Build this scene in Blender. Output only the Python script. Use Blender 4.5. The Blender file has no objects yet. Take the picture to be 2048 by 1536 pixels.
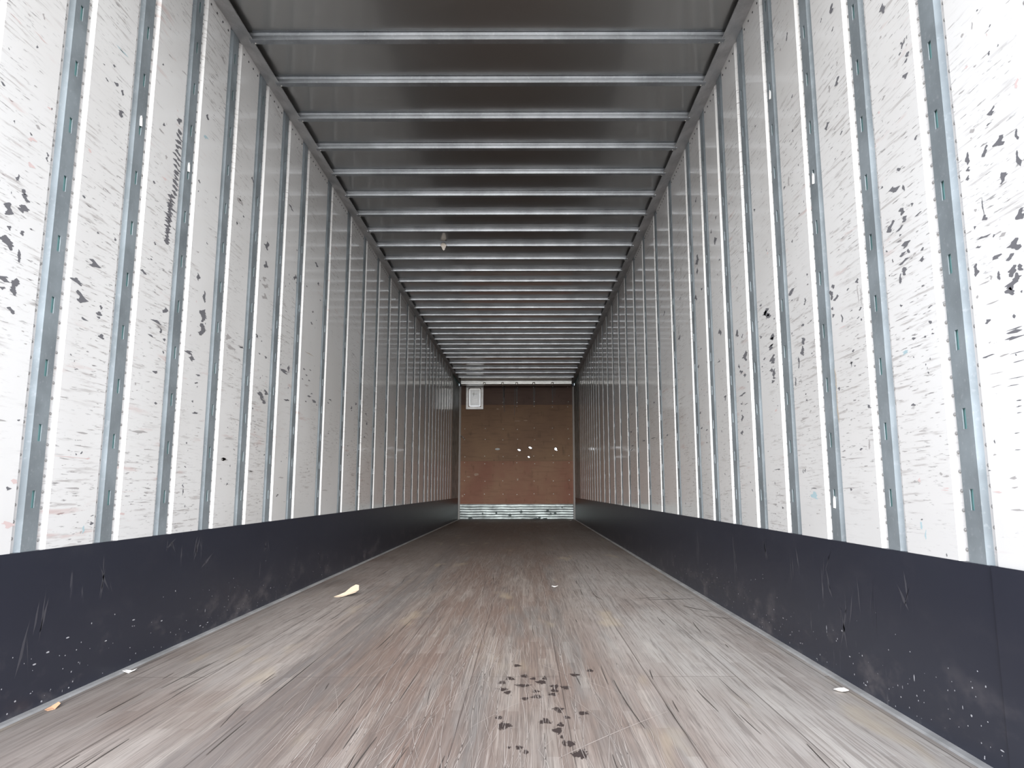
import bpy, bmesh, math, random
from mathutils import Vector, Matrix
random.seed(7)
C = bpy.context.scene.collection
SC = bpy.context.scene

# ------------------------------------------------------------------ camera
IMG_W, F_PX, PP_X = 2048.0, 1408.97, 1050.33
PITCH, ROLL = 0.1485, 0.0017
CAM = Vector((0.1903, 0.0, 0.6509))
cd = bpy.data.cameras.new('camera')
cd.sensor_fit = 'HORIZONTAL'; cd.sensor_width = 36.0
cd.lens = F_PX / IMG_W * 36.0
cd.shift_x = (IMG_W / 2 - PP_X) / IMG_W
cd.clip_start = 0.02; cd.clip_end = 200
cam = bpy.data.objects.new('camera', cd); C.objects.link(cam)
cam.matrix_world = Matrix.Translation(CAM) @ Matrix.Rotation(math.pi / 2 + PITCH, 4, 'X') @ Matrix.Rotation(-ROLL, 4, 'Z')
SC.camera = cam

# ------------------------------------------------------------------ daylight: bright sky behind the open doors, plus a glow added to reach the far end
w = bpy.data.worlds.new('sky'); SC.world = w; w.use_nodes = True
nt = w.node_tree; nt.nodes.clear()
def wn(t, **k):
    n = nt.nodes.new(t)
    for a, b in k.items(): setattr(n, a, b)
    return n
tc = wn('ShaderNodeTexCoord'); sx = wn('ShaderNodeSeparateXYZ')
nt.links.new(tc.outputs['Generated'], sx.inputs[0])
rmp = wn('ShaderNodeValToRGB')
mr = wn('ShaderNodeMapRange'); mr.inputs[1].default_value = -1; mr.inputs[2].default_value = 1
nt.links.new(sx.outputs[2], mr.inputs[0]); nt.links.new(mr.outputs[0], rmp.inputs[0])
cr = rmp.color_ramp
cr.elements[0].position = 0.0; cr.elements[0].color = (0.20, 0.195, 0.19, 1)
cr.elements[1].position = 0.485; cr.elements[1].color = (0.46, 0.45, 0.44, 1)
e = cr.elements.new(0.51); e.color = (0.95, 0.97, 1.0, 1)
e = cr.elements.new(1.0); e.color = (0.62, 0.72, 0.9, 1)
SKY_STRENGTH, GLOW_STRENGTH, GLOW_POWER = 3.7, 41.0, 13.0
dot = wn('ShaderNodeVectorMath', operation='DOT_PRODUCT')
dot.inputs[1].default_value = Vector((0.0, -1.0, 0.16)).normalized()
nt.links.new(tc.outputs['Generated'], dot.inputs[0])
mx = wn('ShaderNodeMath', operation='MAXIMUM'); mx.inputs[1].default_value = 0
nt.links.new(dot.outputs['Value'], mx.inputs[0])
pw = wn('ShaderNodeMath', operation='POWER'); pw.inputs[1].default_value = GLOW_POWER
nt.links.new(mx.outputs[0], pw.inputs[0])
up = wn('ShaderNodeMapRange'); up.inputs[1].default_value = -0.14; up.inputs[2].default_value = 0.04
nt.links.new(sx.outputs[2], up.inputs[0])          # added glow fades out just below the horizon
h0 = wn('ShaderNodeMath', operation='MULTIPLY'); nt.links.new(pw.outputs[0], h0.inputs[0]); nt.links.new(up.outputs[0], h0.inputs[1])
hz = wn('ShaderNodeMath', operation='MULTIPLY'); hz.inputs[1].default_value = GLOW_STRENGTH
nt.links.new(h0.outputs[0], hz.inputs[0])
bg1 = wn('ShaderNodeBackground'); bg1.inputs[1].default_value = SKY_STRENGTH
nt.links.new(rmp.outputs[0], bg1.inputs[0])
bg2 = wn('ShaderNodeBackground'); bg2.inputs[0].default_value = (1.0, 0.985, 0.96, 1)
nt.links.new(hz.outputs[0], bg2.inputs[1])
ad = wn('ShaderNodeAddShader'); wo = wn('ShaderNodeOutputWorld')
nt.links.new(bg1.outputs[0], ad.inputs[0]); nt.links.new(bg2.outputs[0], ad.inputs[1])
nt.links.new(ad.outputs[0], wo.inputs[0])

# sampling portal in the open doorway (adds no light of its own)
pl = bpy.data.lights.new('doorway_portal', 'AREA'); pl.shape = 'RECTANGLE'
pl.size = 2.6; pl.size_y = 3.0; pl.cycles.is_portal = True
po = bpy.data.objects.new('doorway_portal', pl); C.objects.link(po)
po.location = (0, 0.93, 1.47); po.rotation_euler = (math.pi / 2, 0, 0)

SC.view_settings.view_transform = 'Standard'
SC.view_settings.look = 'None'
SC.view_settings.gamma = 1.0
SC.view_settings.use_curve_mapping = False
SC.view_settings.exposure = 0.0
SC.cycles.max_bounces = 16; SC.cycles.diffuse_bounces = 10; SC.cycles.glossy_bounces = 8
SC.cycles.use_denoising = True
SC.cycles.caustics_reflective = True

# ------------------------------------------------------------------ dimensions (metres)
HW = 1.2825            # half width between the scuff boards
Y0, YF = 0.95, 15.76   # rear opening, plywood front wall
XP = 1.284             # face of the liner panels
XB = 1.306             # back sheet behind the posts
SKT = 0.4707           # top of the scuff boards
Z_PANEL, Z_CEIL, Z_LEDGE = 2.951, 2.95, 2.917
def rise(y):           # the roof climbs slightly towards the nose
    return 0.0003 * max(0, y - 3) ** 2

# ------------------------------------------------------------------ materials
def mat(name):
    m = bpy.data.materials.new(name); m.use_nodes = True
    return m, m.node_tree, m.node_tree.nodes['Principled BSDF']
class N:
    """tiny node helper"""
    def __init__(s, t): s.t = t
    def new(s, typ, **k):
        n = s.t.nodes.new(typ)
        for a, b in k.items(): setattr(n, a, b)
        return n
    def link(s, a, b): s.t.links.new(a, b)
    def pos(s, scale=(1, 1, 1), loc=(0, 0, 0)):
        g = s.new('ShaderNodeNewGeometry'); m = s.new('ShaderNodeMapping')
        m.inputs['Scale'].default_value = scale; m.inputs['Location'].default_value = loc
        s.link(g.outputs['Position'], m.inputs['Vector']); return m.outputs[0]
    def noise(s, vec, scale=1.0, detail=3, rough=0.55):
        n = s.new('ShaderNodeTexNoise'); n.inputs['Scale'].default_value = scale
        n.inputs['Detail'].default_value = detail; n.inputs['Roughness'].default_value = rough
        s.link(vec, n.inputs['Vector']); return n.outputs['Fac']
    def rng(s, v, a, b, c=0.0, d=1.0):
        n = s.new('ShaderNodeMapRange'); n.interpolation_type = 'SMOOTHSTEP'
        for i, q in zip((1, 2, 3, 4), (a, b, c, d)): n.inputs[i].default_value = q
        s.link(v, n.inputs[0]); return n.outputs[0]
    def mul(s, a, b):
        n = s.new('ShaderNodeMath', operation='MULTIPLY'); s.link(a, n.inputs[0])
        if hasattr(b, 'links'): s.link(b, n.inputs[1])
        else: n.inputs[1].default_value = b
        return n.outputs[0]
    def mix(s, f, a, b):
        n = s.new('ShaderNodeMix'); n.data_type = 'RGBA'
        for v, i in ((f, 0), (a, 6), (b, 7)):
            if hasattr(v, 'links'): s.link(v, n.inputs[i])
            elif i == 0: n.inputs[0].default_value = v
            else: n.inputs[i].default_value = (*v, 1)
        return n.outputs[2]
    def bump(s, h, strength, dist):
        n = s.new('ShaderNodeBump'); n.inputs['Strength'].default_value = strength
        n.inputs['Distance'].default_value = dist; s.link(h, n.inputs['Height']); return n.outputs[0]
def plain(name, col, rough=0.6, metal=0.0, var=0.12, sc=30):
    m, t, b = mat(name); n = N(t)
    f = n.noise(n.pos(), sc, 4)
    d = tuple(c * (1 - var) for c in col); u = tuple(min(1, c * (1 + var)) for c in col)
    n.link(n.mix(f, d, u), b.inputs['Base Color'])
    b.inputs['Roughness'].default_value = rough; b.inputs['Metallic'].default_value = metal
    return m
M = {}
# painted steel liner: white enamel, worn by cargo in horizontal streaks
m, t, b = mat('scuffed_white_liner'); n = N(t); M['liner'] = m
col = n.mix(n.rng(n.noise(n.pos((1, 1.6, 1.1)), 1, 2), 0.35, 0.7), (0.80, 0.80, 0.80), (0.74, 0.735, 0.73))
msk = n.rng(n.noise(n.pos((1, 2.2, 1.3), (3, 1, 7)), 1, 3), 0.40, 0.62)
s1 = n.rng(n.noise(n.pos((1, 7, 95)), 1, 3, 0.6), 0.54, 0.70)
col = n.mix(n.mul(n.mul(s1, msk), 0.62), col, (0.33, 0.30, 0.29))
s2 = n.rng(n.noise(n.pos((1, 20, 170), (5, 2, 1)), 1, 2, 0.6), 0.62, 0.72)
col = n.mix(n.mul(n.mul(s2, msk), 0.85), col, (0.17, 0.16, 0.165))
s3 = n.rng(n.noise(n.pos((1, 14, 60), (9, 4, 2)), 1, 4, 0.7), 0.66, 0.74)
col = n.mix(n.mul(s3, 0.5), col, (0.22, 0.21, 0.22))
rd = n.mul(n.rng(n.noise(n.pos((1, 4, 30), (2, 8, 3)), 1, 3), 0.60, 0.75),
           n.rng(n.noise(n.pos((1, 1.5, 1.5), (8, 1, 1)), 1, 2), 0.5, 0.65))
col = n.mix(n.mul(rd, 0.45), col, (0.50, 0.27, 0.24))
n.link(col, b.inputs['Base Color'])
b.inputs['Roughness'].default_value = 0.34
b.inputs['Coat Weight'].default_value = 0.8; b.inputs['Coat Roughness'].default_value = 0.09
n.link(n.bump(n.noise(n.pos((1, 2.0, 3.0)), 1, 2), 0.35, 0.006), b.inputs['Normal'])
# zinc coated steel
def zinc(name, col, rough, metal, var=0.18):
    m, t, b = mat(name); n = N(t)
    f = n.noise(n.pos(), 6, 4); g = n.noise(n.pos(), 70, 2)
    c = n.mix(n.rng(f, 0.3, 0.7), tuple(x * (1 - var) for x in col), tuple(min(1, x * (1 + var)) for x in col))
    c = n.mix(n.mul(n.rng(g, 0.55, 0.75), 0.18), c, (0.75, 0.77, 0.8))
    n.link(c, b.inputs['Base Color'])
    b.inputs['Metallic'].default_value = metal; b.inputs['Roughness'].default_value = rough
    return m
M['zinc'] = zinc('galvanised_post_steel', (0.36, 0.41, 0.445), 0.42, 0.55)
M['bow'] = zinc('galvanised_bow_steel', (0.36, 0.38, 0.405), 0.38, 1.0)
M['rail'] = zinc('aluminium_rail', (0.46, 0.46, 0.465), 0.5, 0.5)
M['front_zinc'] = zinc('bright_galvanised_sheet', (0.25, 0.28, 0.28), 0.45, 0.85, 0.32)
M['dent'] = plain('dent_shade_paint', (0.07, 0.10, 0.10), 0.6)
M['header'] = zinc('bright_header_steel', (0.80, 0.81, 0.80), 0.35, 0.55, 0.12)
M['corner'] = zinc('corner_post_steel', (0.34, 0.375, 0.38), 0.42, 0.6, 0.30)
M['rivet'] = plain('rivet_steel', (0.40, 0.39, 0.385), 0.45, 0.3)
M['dark'] = plain('dark_fastener', (0.04, 0.04, 0.045), 0.6)
M['teal'] = plain('teal_back_sheet', (0.26, 0.50, 0.50), 0.5)
M['lit_edge'] = plain('lit_edge_steel', (0.80, 0.80, 0.79), 0.35)
def backlit(name, col, thru):       # white sheet made translucent, so daylight behind stands in for reflected brightness
    m, t, b = mat(name); n = N(t)
    b.inputs['Base Color'].default_value = (*col, 1); b.inputs['Roughness'].default_value = 0.35
    tr = n.new('ShaderNodeBsdfTranslucent'); tr.inputs[0].default_value = (0.95, 0.95, 0.92, 1)
    ms = n.new('ShaderNodeMixShader'); ms.inputs[0].default_value = thru
    n.link(b.outputs[0], ms.inputs[1]); n.link(tr.outputs[0], ms.inputs[2])
    n.link(ms.outputs[0], t.nodes['Material Output'].inputs[0])
    return m
M['vent_white'] = backlit('backlit_vent_door', (0.70, 0.69, 0.66), 0.14)
M['vent_rim'] = backlit('backlit_vent_rim', (0.92, 0.92, 0.90), 0.50)  # rim lets more through, in place of its bright reflection
# roof skin: thin mill finish aluminium, slightly buckled
m, t, b = mat('aluminium_roof_skin'); n = N(t); M['roof'] = m
n.link(n.mix(n.noise(n.pos((1.2, 0.8, 1)), 1.5, 3), (0.30, 0.298, 0.292), (0.35, 0.348, 0.338)), b.inputs['Base Color'])
b.inputs['Metallic'].default_value = 1.0; b.inputs['Roughness'].default_value = 0.33
b.inputs['Coat Weight'].default_value = 1.0; b.inputs['Coat IOR'].default_value = 1.5; b.inputs['Coat Roughness'].default_value = 0.10
n.link(n.bump(n.noise(n.pos((0.8, 2.2, 1)), 1, 2), 0.25, 0.008), b.inputs['Coat Normal'])
n.link(n.bump(n.noise(n.pos((0.8, 2.2, 1)), 1, 2), 0.25, 0.008), b.inputs['Normal'])
# scuff boards: dark navy composite with pale nicks
m, t, b = mat('dark_scuff_board'); n = N(t); M['board'] = m
col = n.mix(n.noise(n.pos((1, 1.5, 4)), 1, 3), (0.017, 0.019, 0.031), (0.024, 0.027, 0.041))
z = n.new('ShaderNodeSeparateXYZ'); n.link(n.pos(), z.inputs[0])
low = n.rng(z.outputs[2], 0.02, 0.26, 1, 0.10)
dust = n.mul(n.rng(n.noise(n.pos((1, 5, 9), (1, 1, 1)), 1, 4, 0.65), 0.50, 0.78), low)
col = n.mix(n.mul(dust, 0.5), col, (0.16, 0.145, 0.15))
scr = n.mul(n.rng(n.noise(n.pos((1, 38, 5), (4, 1, 2)), 1, 3, 0.6), 0.66, 0.74), n.rng(n.noise(n.pos((1, 1.5, 2), (7, 0, 0)), 1, 2), 0.5, 0.65))
col = n.mix(n.mul(scr, 0.45), col, (0.17, 0.165, 0.18))
n.link(col, b.inputs['Base Color']); b.inputs['Roughness'].default_value = 0.38; b.inputs['Specular IOR Level'].default_value = 0.40
# laminated hardwood floor, worn
m, t, b = mat('worn_laminated_oak'); n = N(t); M['floor'] = m
sw = n.new('ShaderNodeSeparateXYZ'); n.link(n.pos(), sw.inputs[0])
cb = n.new('ShaderNodeCombineXYZ'); n.link(sw.outputs[1], cb.inputs[0]); n.link(sw.outputs[0], cb.inputs[1])
def bricks(wid, row, off):
    k = n.new('ShaderNodeTexBrick'); n.link(cb.outputs[0], k.inputs['Vector'])
    k.offset = off; k.inputs['Scale'].default_value = 1.0
    k.inputs['Color1'].default_value = (0, 0, 0, 1); k.inputs['Color2'].default_value = (1, 1, 1, 1)
    k.inputs['Mortar'].default_value = (0.5, 0.5, 0.5, 1); k.inputs['Mortar Size'].default_value = 0.0
    k.inputs['Brick Width'].default_value = wid; k.inputs['Row Height'].default_value = row
    return k
k1 = bricks(0.62, 0.034, 0.37); k2 = bricks(0.41, 0.034, 0.61)
pat = n.rng(n.noise(n.pos((2.4, 0.55, 1)), 1, 4), 0.38, 0.62)
base = n.mix(pat, (0.215, 0.160, 0.135), (0.29, 0.255, 0.23))
base = n.mix(n.mul(k1.outputs['Color'], 0.50), base, (0.15, 0.108, 0.090))
base = n.mix(n.mul(n.rng(k2.outputs['Color'], 0.72, 0.95), 0.40), base, (0.36, 0.32, 0.285))
gr = n.rng(n.noise(n.pos((7, 0.7, 1), (3, 3, 0)), 1, 5, 0.62), 0.47, 0.66)
base = n.mix(n.mul(gr, 0.66), base, (0.175, 0.175, 0.172))
grain = n.rng(n.noise(n.pos((190, 2.2, 1)), 1, 4, 0.65), 0.40, 0.66)
base = n.mix(n.mul(grain, 0.58), base, (0.105, 0.078, 0.067))
ax = n.new('ShaderNodeMath', operation='ABSOLUTE'); n.link(sw.outputs[0], ax.inputs[0])
side = n.mul(n.rng(ax.outputs[0], 0.35, 0.9), n.rng(n.noise(n.pos((1.5, 0.7, 1), (5, 5, 0)), 1, 4), 0.30, 0.55))
base = n.mix(n.mul(side, 0.60), base, (0.375, 0.345, 0.325))
rgt = n.mul(n.rng(sw.outputs[0], 0.25, 0.8), n.rng(n.noise(n.pos((2.5, 0.8, 1), (1, 2, 0)), 1, 4), 0.25, 0.6))
base = n.mix(n.mul(rgt, 0.55), base, (0.42, 0.41, 0.395))
g2 = n.rng(n.noise(n.pos((75, 0.9, 1), (2, 2, 0)), 1, 4, 0.6), 0.52, 0.66)
base = n.mix(n.mul(g2, 0.50), base, (0.13, 0.108, 0.098))
gb = n.mul(n.mul(n.rng(sw.outputs[0], -0.72, -0.66), n.rng(sw.outputs[0], -0.50, -0.44, 1, 0)), n.rng(n.noise(n.pos((18, 0.8, 1), (4, 1, 0)), 1, 4), 0.30, 0.60))
base = n.mix(n.mul(gb, 0.60), base, (0.125, 0.122, 0.125))
rb_ = n.mul(n.mul(n.rng(sw.outputs[0], -0.42, -0.34), n.rng(sw.outputs[0], 0.05, 0.16, 1, 0)), n.rng(n.noise(n.pos((14, 0.7, 1), (1, 6, 0)), 1, 4), 0.32, 0.62))
base = n.mix(n.mul(rb_, 0.45), base, (0.165, 0.112, 0.092))
wear = n.rng(n.noise(n.pos((110, 1.8, 1), (1, 7, 0)), 1, 4, 0.7), 0.55, 0.70)
base = n.mix(n.mul(wear, 0.42), base, (0.46, 0.41, 0.375))
k3 = bricks(0.37, 0.0345, 0.43)
base = n.mix(n.mul(n.rng(k3.outputs['Color'], 0.0, 0.55, 1, 0), 0.20), base, (0.19, 0.155, 0.135))
base = n.mix(n.mul(n.rng(k3.outputs['Color'], 0.78, 1.0), 0.14), base, (0.50, 0.465, 0.43))
k4 = bricks(5.2, 0.31, 0.5)
base = n.mix(n.mul(n.rng(k4.outputs['Color'], 0.55, 1.0), 0.38), base, (0.15, 0.128, 0.118))
sm = n.new('ShaderNodeTexBrick'); n.link(cb.outputs[0], sm.inputs['Vector']); sm.offset = 0.5; sm.inputs['Scale'].default_value = 1.0
for q in ('Color1', 'Color2'): sm.inputs[q].default_value = (0, 0, 0, 1)
sm.inputs['Mortar'].default_value = (1, 1, 1, 1); sm.inputs['Mortar Size'].default_value = 0.0022; sm.inputs['Mortar Smooth'].default_value = 0.2
sm.inputs['Brick Width'].default_value = 5.2; sm.inputs['Row Height'].default_value = 0.31
base = n.mix(n.mul(sm.outputs['Color'], 0.7), base, (0.07, 0.055, 0.05))
far_dim = n.mul(n.rng(sw.outputs[1], 3.5, 9.0), 0.62)
base = n.mix(far_dim, base, (0.15, 0.112, 0.096))     # bare brown oak further in, with the fading daylight painted into the tone
fine = n.rng(n.noise(n.pos((260, 5.0, 1), (6, 1, 0)), 1, 3, 0.6), 0.50, 0.66)
base = n.mix(n.mul(fine, 0.40), base, (0.085, 0.066, 0.058))
stk = n.mul(n.rng(n.noise(n.pos((32, 1.3, 1), (8, 3, 0)), 1, 5, 0.65), 0.55, 0.66), 0.45)
base = n.mix(stk, base, (0.095, 0.080, 0.074))
yel = n.mul(n.rng(n.noise(n.pos((4.5, 1.2, 1), (9, 2, 0)), 1, 3), 0.60, 0.74), 0.35)
base = n.mix(yel, base, (0.42, 0.345, 0.24))
n.link(base, b.inputs['Base Color'])
b.inputs['Roughness'].default_value = 0.55; b.inputs['Specular IOR Level'].default_value = 0.22
n.link(n.bump(n.noise(n.pos((120, 3, 1)), 1, 3), 0.25, 0.0015), b.inputs['Normal'])
# plywood sheets
def ply(name, a, bb, dirt, loc):
    m, t, b = mat(name); n = N(t)
    c = n.mix(n.rng(n.noise(n.pos((1.1, 1, 0.8), loc), 1.2, 4), 0.3, 0.7), a, bb)
    c = n.mix(n.mul(n.rng(n.noise(n.pos((3, 1, 22), loc), 1, 4), 0.48, 0.75), 0.30), c, dirt)
    c = n.mix(n.mul(n.rng(n.noise(n.pos((6, 1, 2.2), loc), 1.4, 4, 0.65), 0.56, 0.72), 0.55), c, dirt)
    n.link(c, b.inputs['Base Color']); b.inputs['Roughness'].default_value = 0.6; b.inputs['Specular IOR Level'].default_value = 0.2
    return m
M['ply_top'] = ply('dark_stained_plywood', (0.125, 0.076, 0.064), (0.16, 0.105, 0.083), (0.05, 0.036, 0.032), (3, 0, 1))
M['ply_mid'] = ply('brown_plywood', (0.22, 0.13, 0.083), (0.27, 0.165, 0.10), (0.10, 0.062, 0.042), (7, 0, 4))
M['ply_low'] = ply('reddish_plywood', (0.26, 0.115, 0.08), (0.31, 0.18, 0.115), (0.15, 0.085, 0.05), (2, 0, 9))
# marks
M['chip'] = plain('dark_paint_chip', (0.15, 0.15, 0.165), 0.6)
M['faint'] = plain('grey_rub_mark', (0.40, 0.385, 0.385), 0.5)
M['tan'] = plain('tan_adhesive_residue', (0.46, 0.41, 0.35), 0.7)
M['red'] = plain('red_rub_mark', (0.66, 0.53, 0.52), 0.5)
M['blue'] = plain('blue_rub_mark', (0.42, 0.56, 0.61), 0.5)
M['rust'] = plain('brown_rust_stain', (0.20, 0.10, 0.05), 0.7)
M['oil'] = plain('dark_oil_stain', (0.045, 0.034, 0.032), 0.35)
M['scratch'] = plain('pale_wood_scratch', (0.37, 0.325, 0.30), 0.6)
M['crack'] = plain('dark_wood_crack', (0.05, 0.04, 0.035), 0.7)
M['nick'] = plain('pale_nick', (0.42, 0.42, 0.45), 0.5)
M['paper'] = plain('tan_paper', (0.90, 0.82, 0.74), 0.7)
M['board_rub'] = plain('grey_board_rub', (0.055, 0.055, 0.068), 0.5)
M['tape'] = plain('white_paper_tape', (0.82, 0.80, 0.78), 0.6)
M['leaf'] = plain('dry_tan_leaf', (0.56, 0.46, 0.35), 0.75)
M['white_hole'] = plain('white_patch', (0.88, 0.88, 0.86), 0.5)
M['pressed'] = zinc('pressed_white_metal', (0.72, 0.71, 0.69), 0.3, 0.35)
M['screw'] = plain('steel_screw', (0.62, 0.60, 0.57), 0.3, 0.6)

# ------------------------------------------------------------------ builders
def obj(name, bm, m, parent=None, smooth=False):
    me = bpy.data.meshes.new(name)
    bmesh.ops.remove_doubles(bm, verts=bm.verts, dist=1e-6)
    bm.normal_update(); bm.to_mesh(me); bm.free()
    for q in (m if isinstance(m, (list, tuple)) else [m]): me.materials.append(q)
    if smooth:
        for p in me.polygons: p.use_smooth = True
    o = bpy.data.objects.new(name, me); C.objects.link(o)
    if parent: o.parent = parent
    return o
def tag(o, label, cat=None, group=None, kind=None):
    o['label'] = label
    if cat: o['category'] = cat
    if group: o['group'] = group
    if kind: o['kind'] = kind
    return o
def box(bm, x0, x1, y0, y1, z0, z1):
    v = [bm.verts.new((x, y, z)) for x in (x0, x1) for y in (y0, y1) for z in (z0, z1)]
    for f in ((0, 1, 3, 2), (4, 6, 7, 5), (0, 4, 5, 1), (2, 3, 7, 6), (0, 2, 6, 4), (1, 5, 7, 3)):
        bm.faces.new([v[i] for i in f])
def flip_fix(bm): bmesh.ops.recalc_face_normals(bm, faces=bm.faces[:])
def prism(bm, ring, axis, stations, shift=None):
    """closed ring of 2-D points swept along an axis; shift(t) moves every station in z"""
    rows = []
    for t in stations:
        d = shift(t) if shift else 0
        rows.append([bm.verts.new((p[0], t, p[1] + d) if axis == 'y' else
                                  ((t, p[0], p[1] + d) if axis == 'x' else (p[0], p[1], t))) for p in ring])
    n = len(ring)
    for a, b in zip(rows, rows[1:]):
        for i in range(n): bm.faces.new((a[i], a[(i + 1) % n], b[(i + 1) % n], b[i]))
    bm.faces.new(rows[0]); bm.faces.new(list(reversed(rows[-1])))
    flip_fix(bm)
def dome(bm, c, nrm, r, h, seg=8):
    nrm = Vector(nrm).normalized(); a = nrm.orthogonal().normalized(); b2 = nrm.cross(a); c = Vector(c)
    rings = []
    for rr, hh in ((1, 0), (0.92, 0.45), (0.55, 0.85)):
        rings.append([bm.verts.new(c + (a * math.cos(2 * math.pi * i / seg) + b2 * math.sin(2 * math.pi * i / seg)) * r * rr + nrm * h * hh) for i in range(seg)])
    top = bm.verts.new(c + nrm * h)
    for p, q in zip(rings, rings[1:]):
        for i in range(seg): bm.faces.new((p[i], p[(i + 1) % seg], q[(i + 1) % seg], q[i]))
    for i in range(seg): bm.faces.new((rings[-1][i], rings[-1][(i + 1) % seg], top))
ORD = ('first second third fourth fifth sixth seventh eighth ninth tenth eleventh twelfth thirteenth fourteenth fifteenth sixteenth '
       'seventeenth eighteenth nineteenth twentieth').split()

# ------------------------------------------------------------------ shell: floor, roof skin, back sheets
bm = bmesh.new(); box(bm, -1.30, 1.30, Y0, YF + 0.05, -0.06, 0)
floor = tag(obj('floor', bm, M['floor']), 'worn laminated hardwood trailer floor', 'floor', kind='structure')
bm = bmesh.new()
ys = [Y0 + (YF + 0.05 - Y0) * i / 120 for i in range(121)]
prism(bm, [(-1.25, Z_CEIL), (1.25, Z_CEIL), (1.25, Z_CEIL + 0.02), (-1.25, Z_CEIL + 0.02)], 'y', ys, rise)
ceiling = tag(obj('ceiling', bm, M['roof']), 'dark reflective aluminium roof skin', 'ceiling', kind='structure')
walls = {}
for s, nm in ((-1, 'left'), (1, 'right')):
    bm = bmesh.new(); a, b2 = sorted((s * XB, s * (XB + 0.05))); box(bm, a, b2, Y0, YF + 0.05, -0.06, 3.25)
    walls[s] = tag(obj('wall_' + nm, bm, M['teal']), 'long scuffed white panelled wall on the %s' % nm, 'wall', kind='structure')
    # scuff board and floor edge strip
    bm = bmesh.new(); a, b2 = sorted((s * HW, s * XB)); box(bm, a, b2, Y0, 15.64, 0.0005, SKT)
    bb = tag(obj('baseboard_' + nm, bm, M['board']), 'dark navy scuff board along the foot of the %s wall' % nm, 'baseboard', kind='structure')
    walls[s, 'b'] = bb
    bm = bmesh.new(); prism(bm, [(s * 1.2822, 0.0005), (s * 1.2822, 0.006), (s * 1.262, 0.005), (s * 1.256, 0.0005)], 'y', [Y0, 15.7])
    tag(obj('trim_%d' % (1 if s < 0 else 2), bm, M['rail']), 'narrow grey metal strip between floor and %s scuff board' % nm, 'trim', kind='structure')
    # top rail
    bm = bmesh.new()
    ring = [(1.196, 2.917), (1.236, 2.934), (1.238, 2.939), (1.284, 2.951), (1.305, 2.966), (1.305, 3.06), (1.246, 3.06), (1.246, 2.948), (1.236, 2.942), (1.196, 2.923)]
    prism(bm, [(s * x, z) for x, z in ring], 'y', [Y0 + (15.7 - Y0) * i / 120 for i in range(121)], rise)
    rl = tag(obj('trim_%d' % (3 if s < 0 else 4), bm, M['rail']), 'grey aluminium top rail where the %s wall meets the roof' % nm, 'trim', kind='structure')
    walls[s, 'r'] = rl
# overlapping end sheet of the right scuff board, nearest the doors
bm = bmesh.new(); box(bm, HW - 0.003, HW, Y0, 1.695, 0.007, SKT + 0.002)
obj('end_sheet', bm, M['board'], walls[1, 'b'])

# ------------------------------------------------------------------ posts
strips = [1.4255, 1.8148] + [2.204 + 0.3893 * k for k in range(7)] + [5.135, 5.73, 6.325, 6.92, 7.515, 8.11, 8.705, 9.29, 9.84, 10.40] + [10.79 + 0.395 * k for k in range(9)]
posts_y = [q - 0.0675 for q in strips]
ZP0, ZP1 = SKT + 0.0005, 2.957
def post_mesh(s):
    bm = bmesh.new(); V = {}
    def v(u, x, z):
        k = (round(u, 5), round(x, 5), round(z, 5))
        if k not in V: V[k] = bm.verts.new((s * x, u, z))
        return V[k]
    prof = [(-0.052, 1.2985), (-0.045, 1.2972), (-0.029, 1.286), (-0.003, 1.286), (0.011, 1.286), (0.037, 1.286), (0.0435, 1.2972), (0.052, 1.2985)]
    zs = [ZP0]
    for k in range(12):
        a, b2 = 0.598 + 0.2 * k, 0.650 + 0.2 * k
        if b2 < 2.9: zs += [a, b2]
    zs.append(ZP1)
    for (u0, x0), (u1, x1) in zip(prof[2:], prof[3:6]):
        for i in range(len(zs) - 1):
            if u0 == -0.003 and i % 2 == 1: continue           # the slot
            bm.faces.new((v(u0, x0, zs[i]), v(u1, x1, zs[i]), v(u1, x1, zs[i + 1]), v(u0, x0, zs[i + 1])))
    # returned slot edges
    for i in range(1, len(zs) - 1, 2):
        a, b2 = zs[i], zs[i + 1]
        for (p, q) in (((-0.003, a), (-0.003, b2)), ((-0.003, b2), (0.011, b2)), ((0.011, b2), (0.011, a)), ((0.011, a), (-0.003, a))):
            bm.faces.new((v(p[0], 1.286, p[1]), v(q[0], 1.286, q[1]), v(q[0], 1.289, q[1]), v(p[0], 1.289, p[1])))
    flip_fix(bm)
    # make the room side the front
    for f in bm.faces:
        if abs(f.normal.x) > 0.5 and f.normal.x * s > 0: f.normal_flip()
    return bm
def side_flange(s, near):
    bm = bmesh.new()
    p = [(-0.052, 1.2985), (-0.045, 1.2972), (-0.0285, 1.286)] if near else [(0.0365, 1.286), (0.0435, 1.2972), (0.052, 1.2985)]
    ring = p + [(u, x + 0.0016) for u, x in reversed(p)]
    prism(bm, [(s * x, u) for u, x in ring], 'z', [ZP0, ZP1])
    return bm
def slot_liner(s):
    bm = bmesh.new(); a, b2 = sorted((s * 1.2935, s * 1.2955))
    box(bm, a, b2, -0.024, 0.032, ZP0 + 0.02, ZP1 - 0.02)
    return bm
def side_phrase(s, i, n):
    edge = 'left' if s < 0 else 'right'
    if i < 19: return '%s in from the photo\'s %s edge' % (ORD[i - 1], edge)
    return '%s out from the plywood front wall' % ORD[n - 1 - i]
proto = {}
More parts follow.
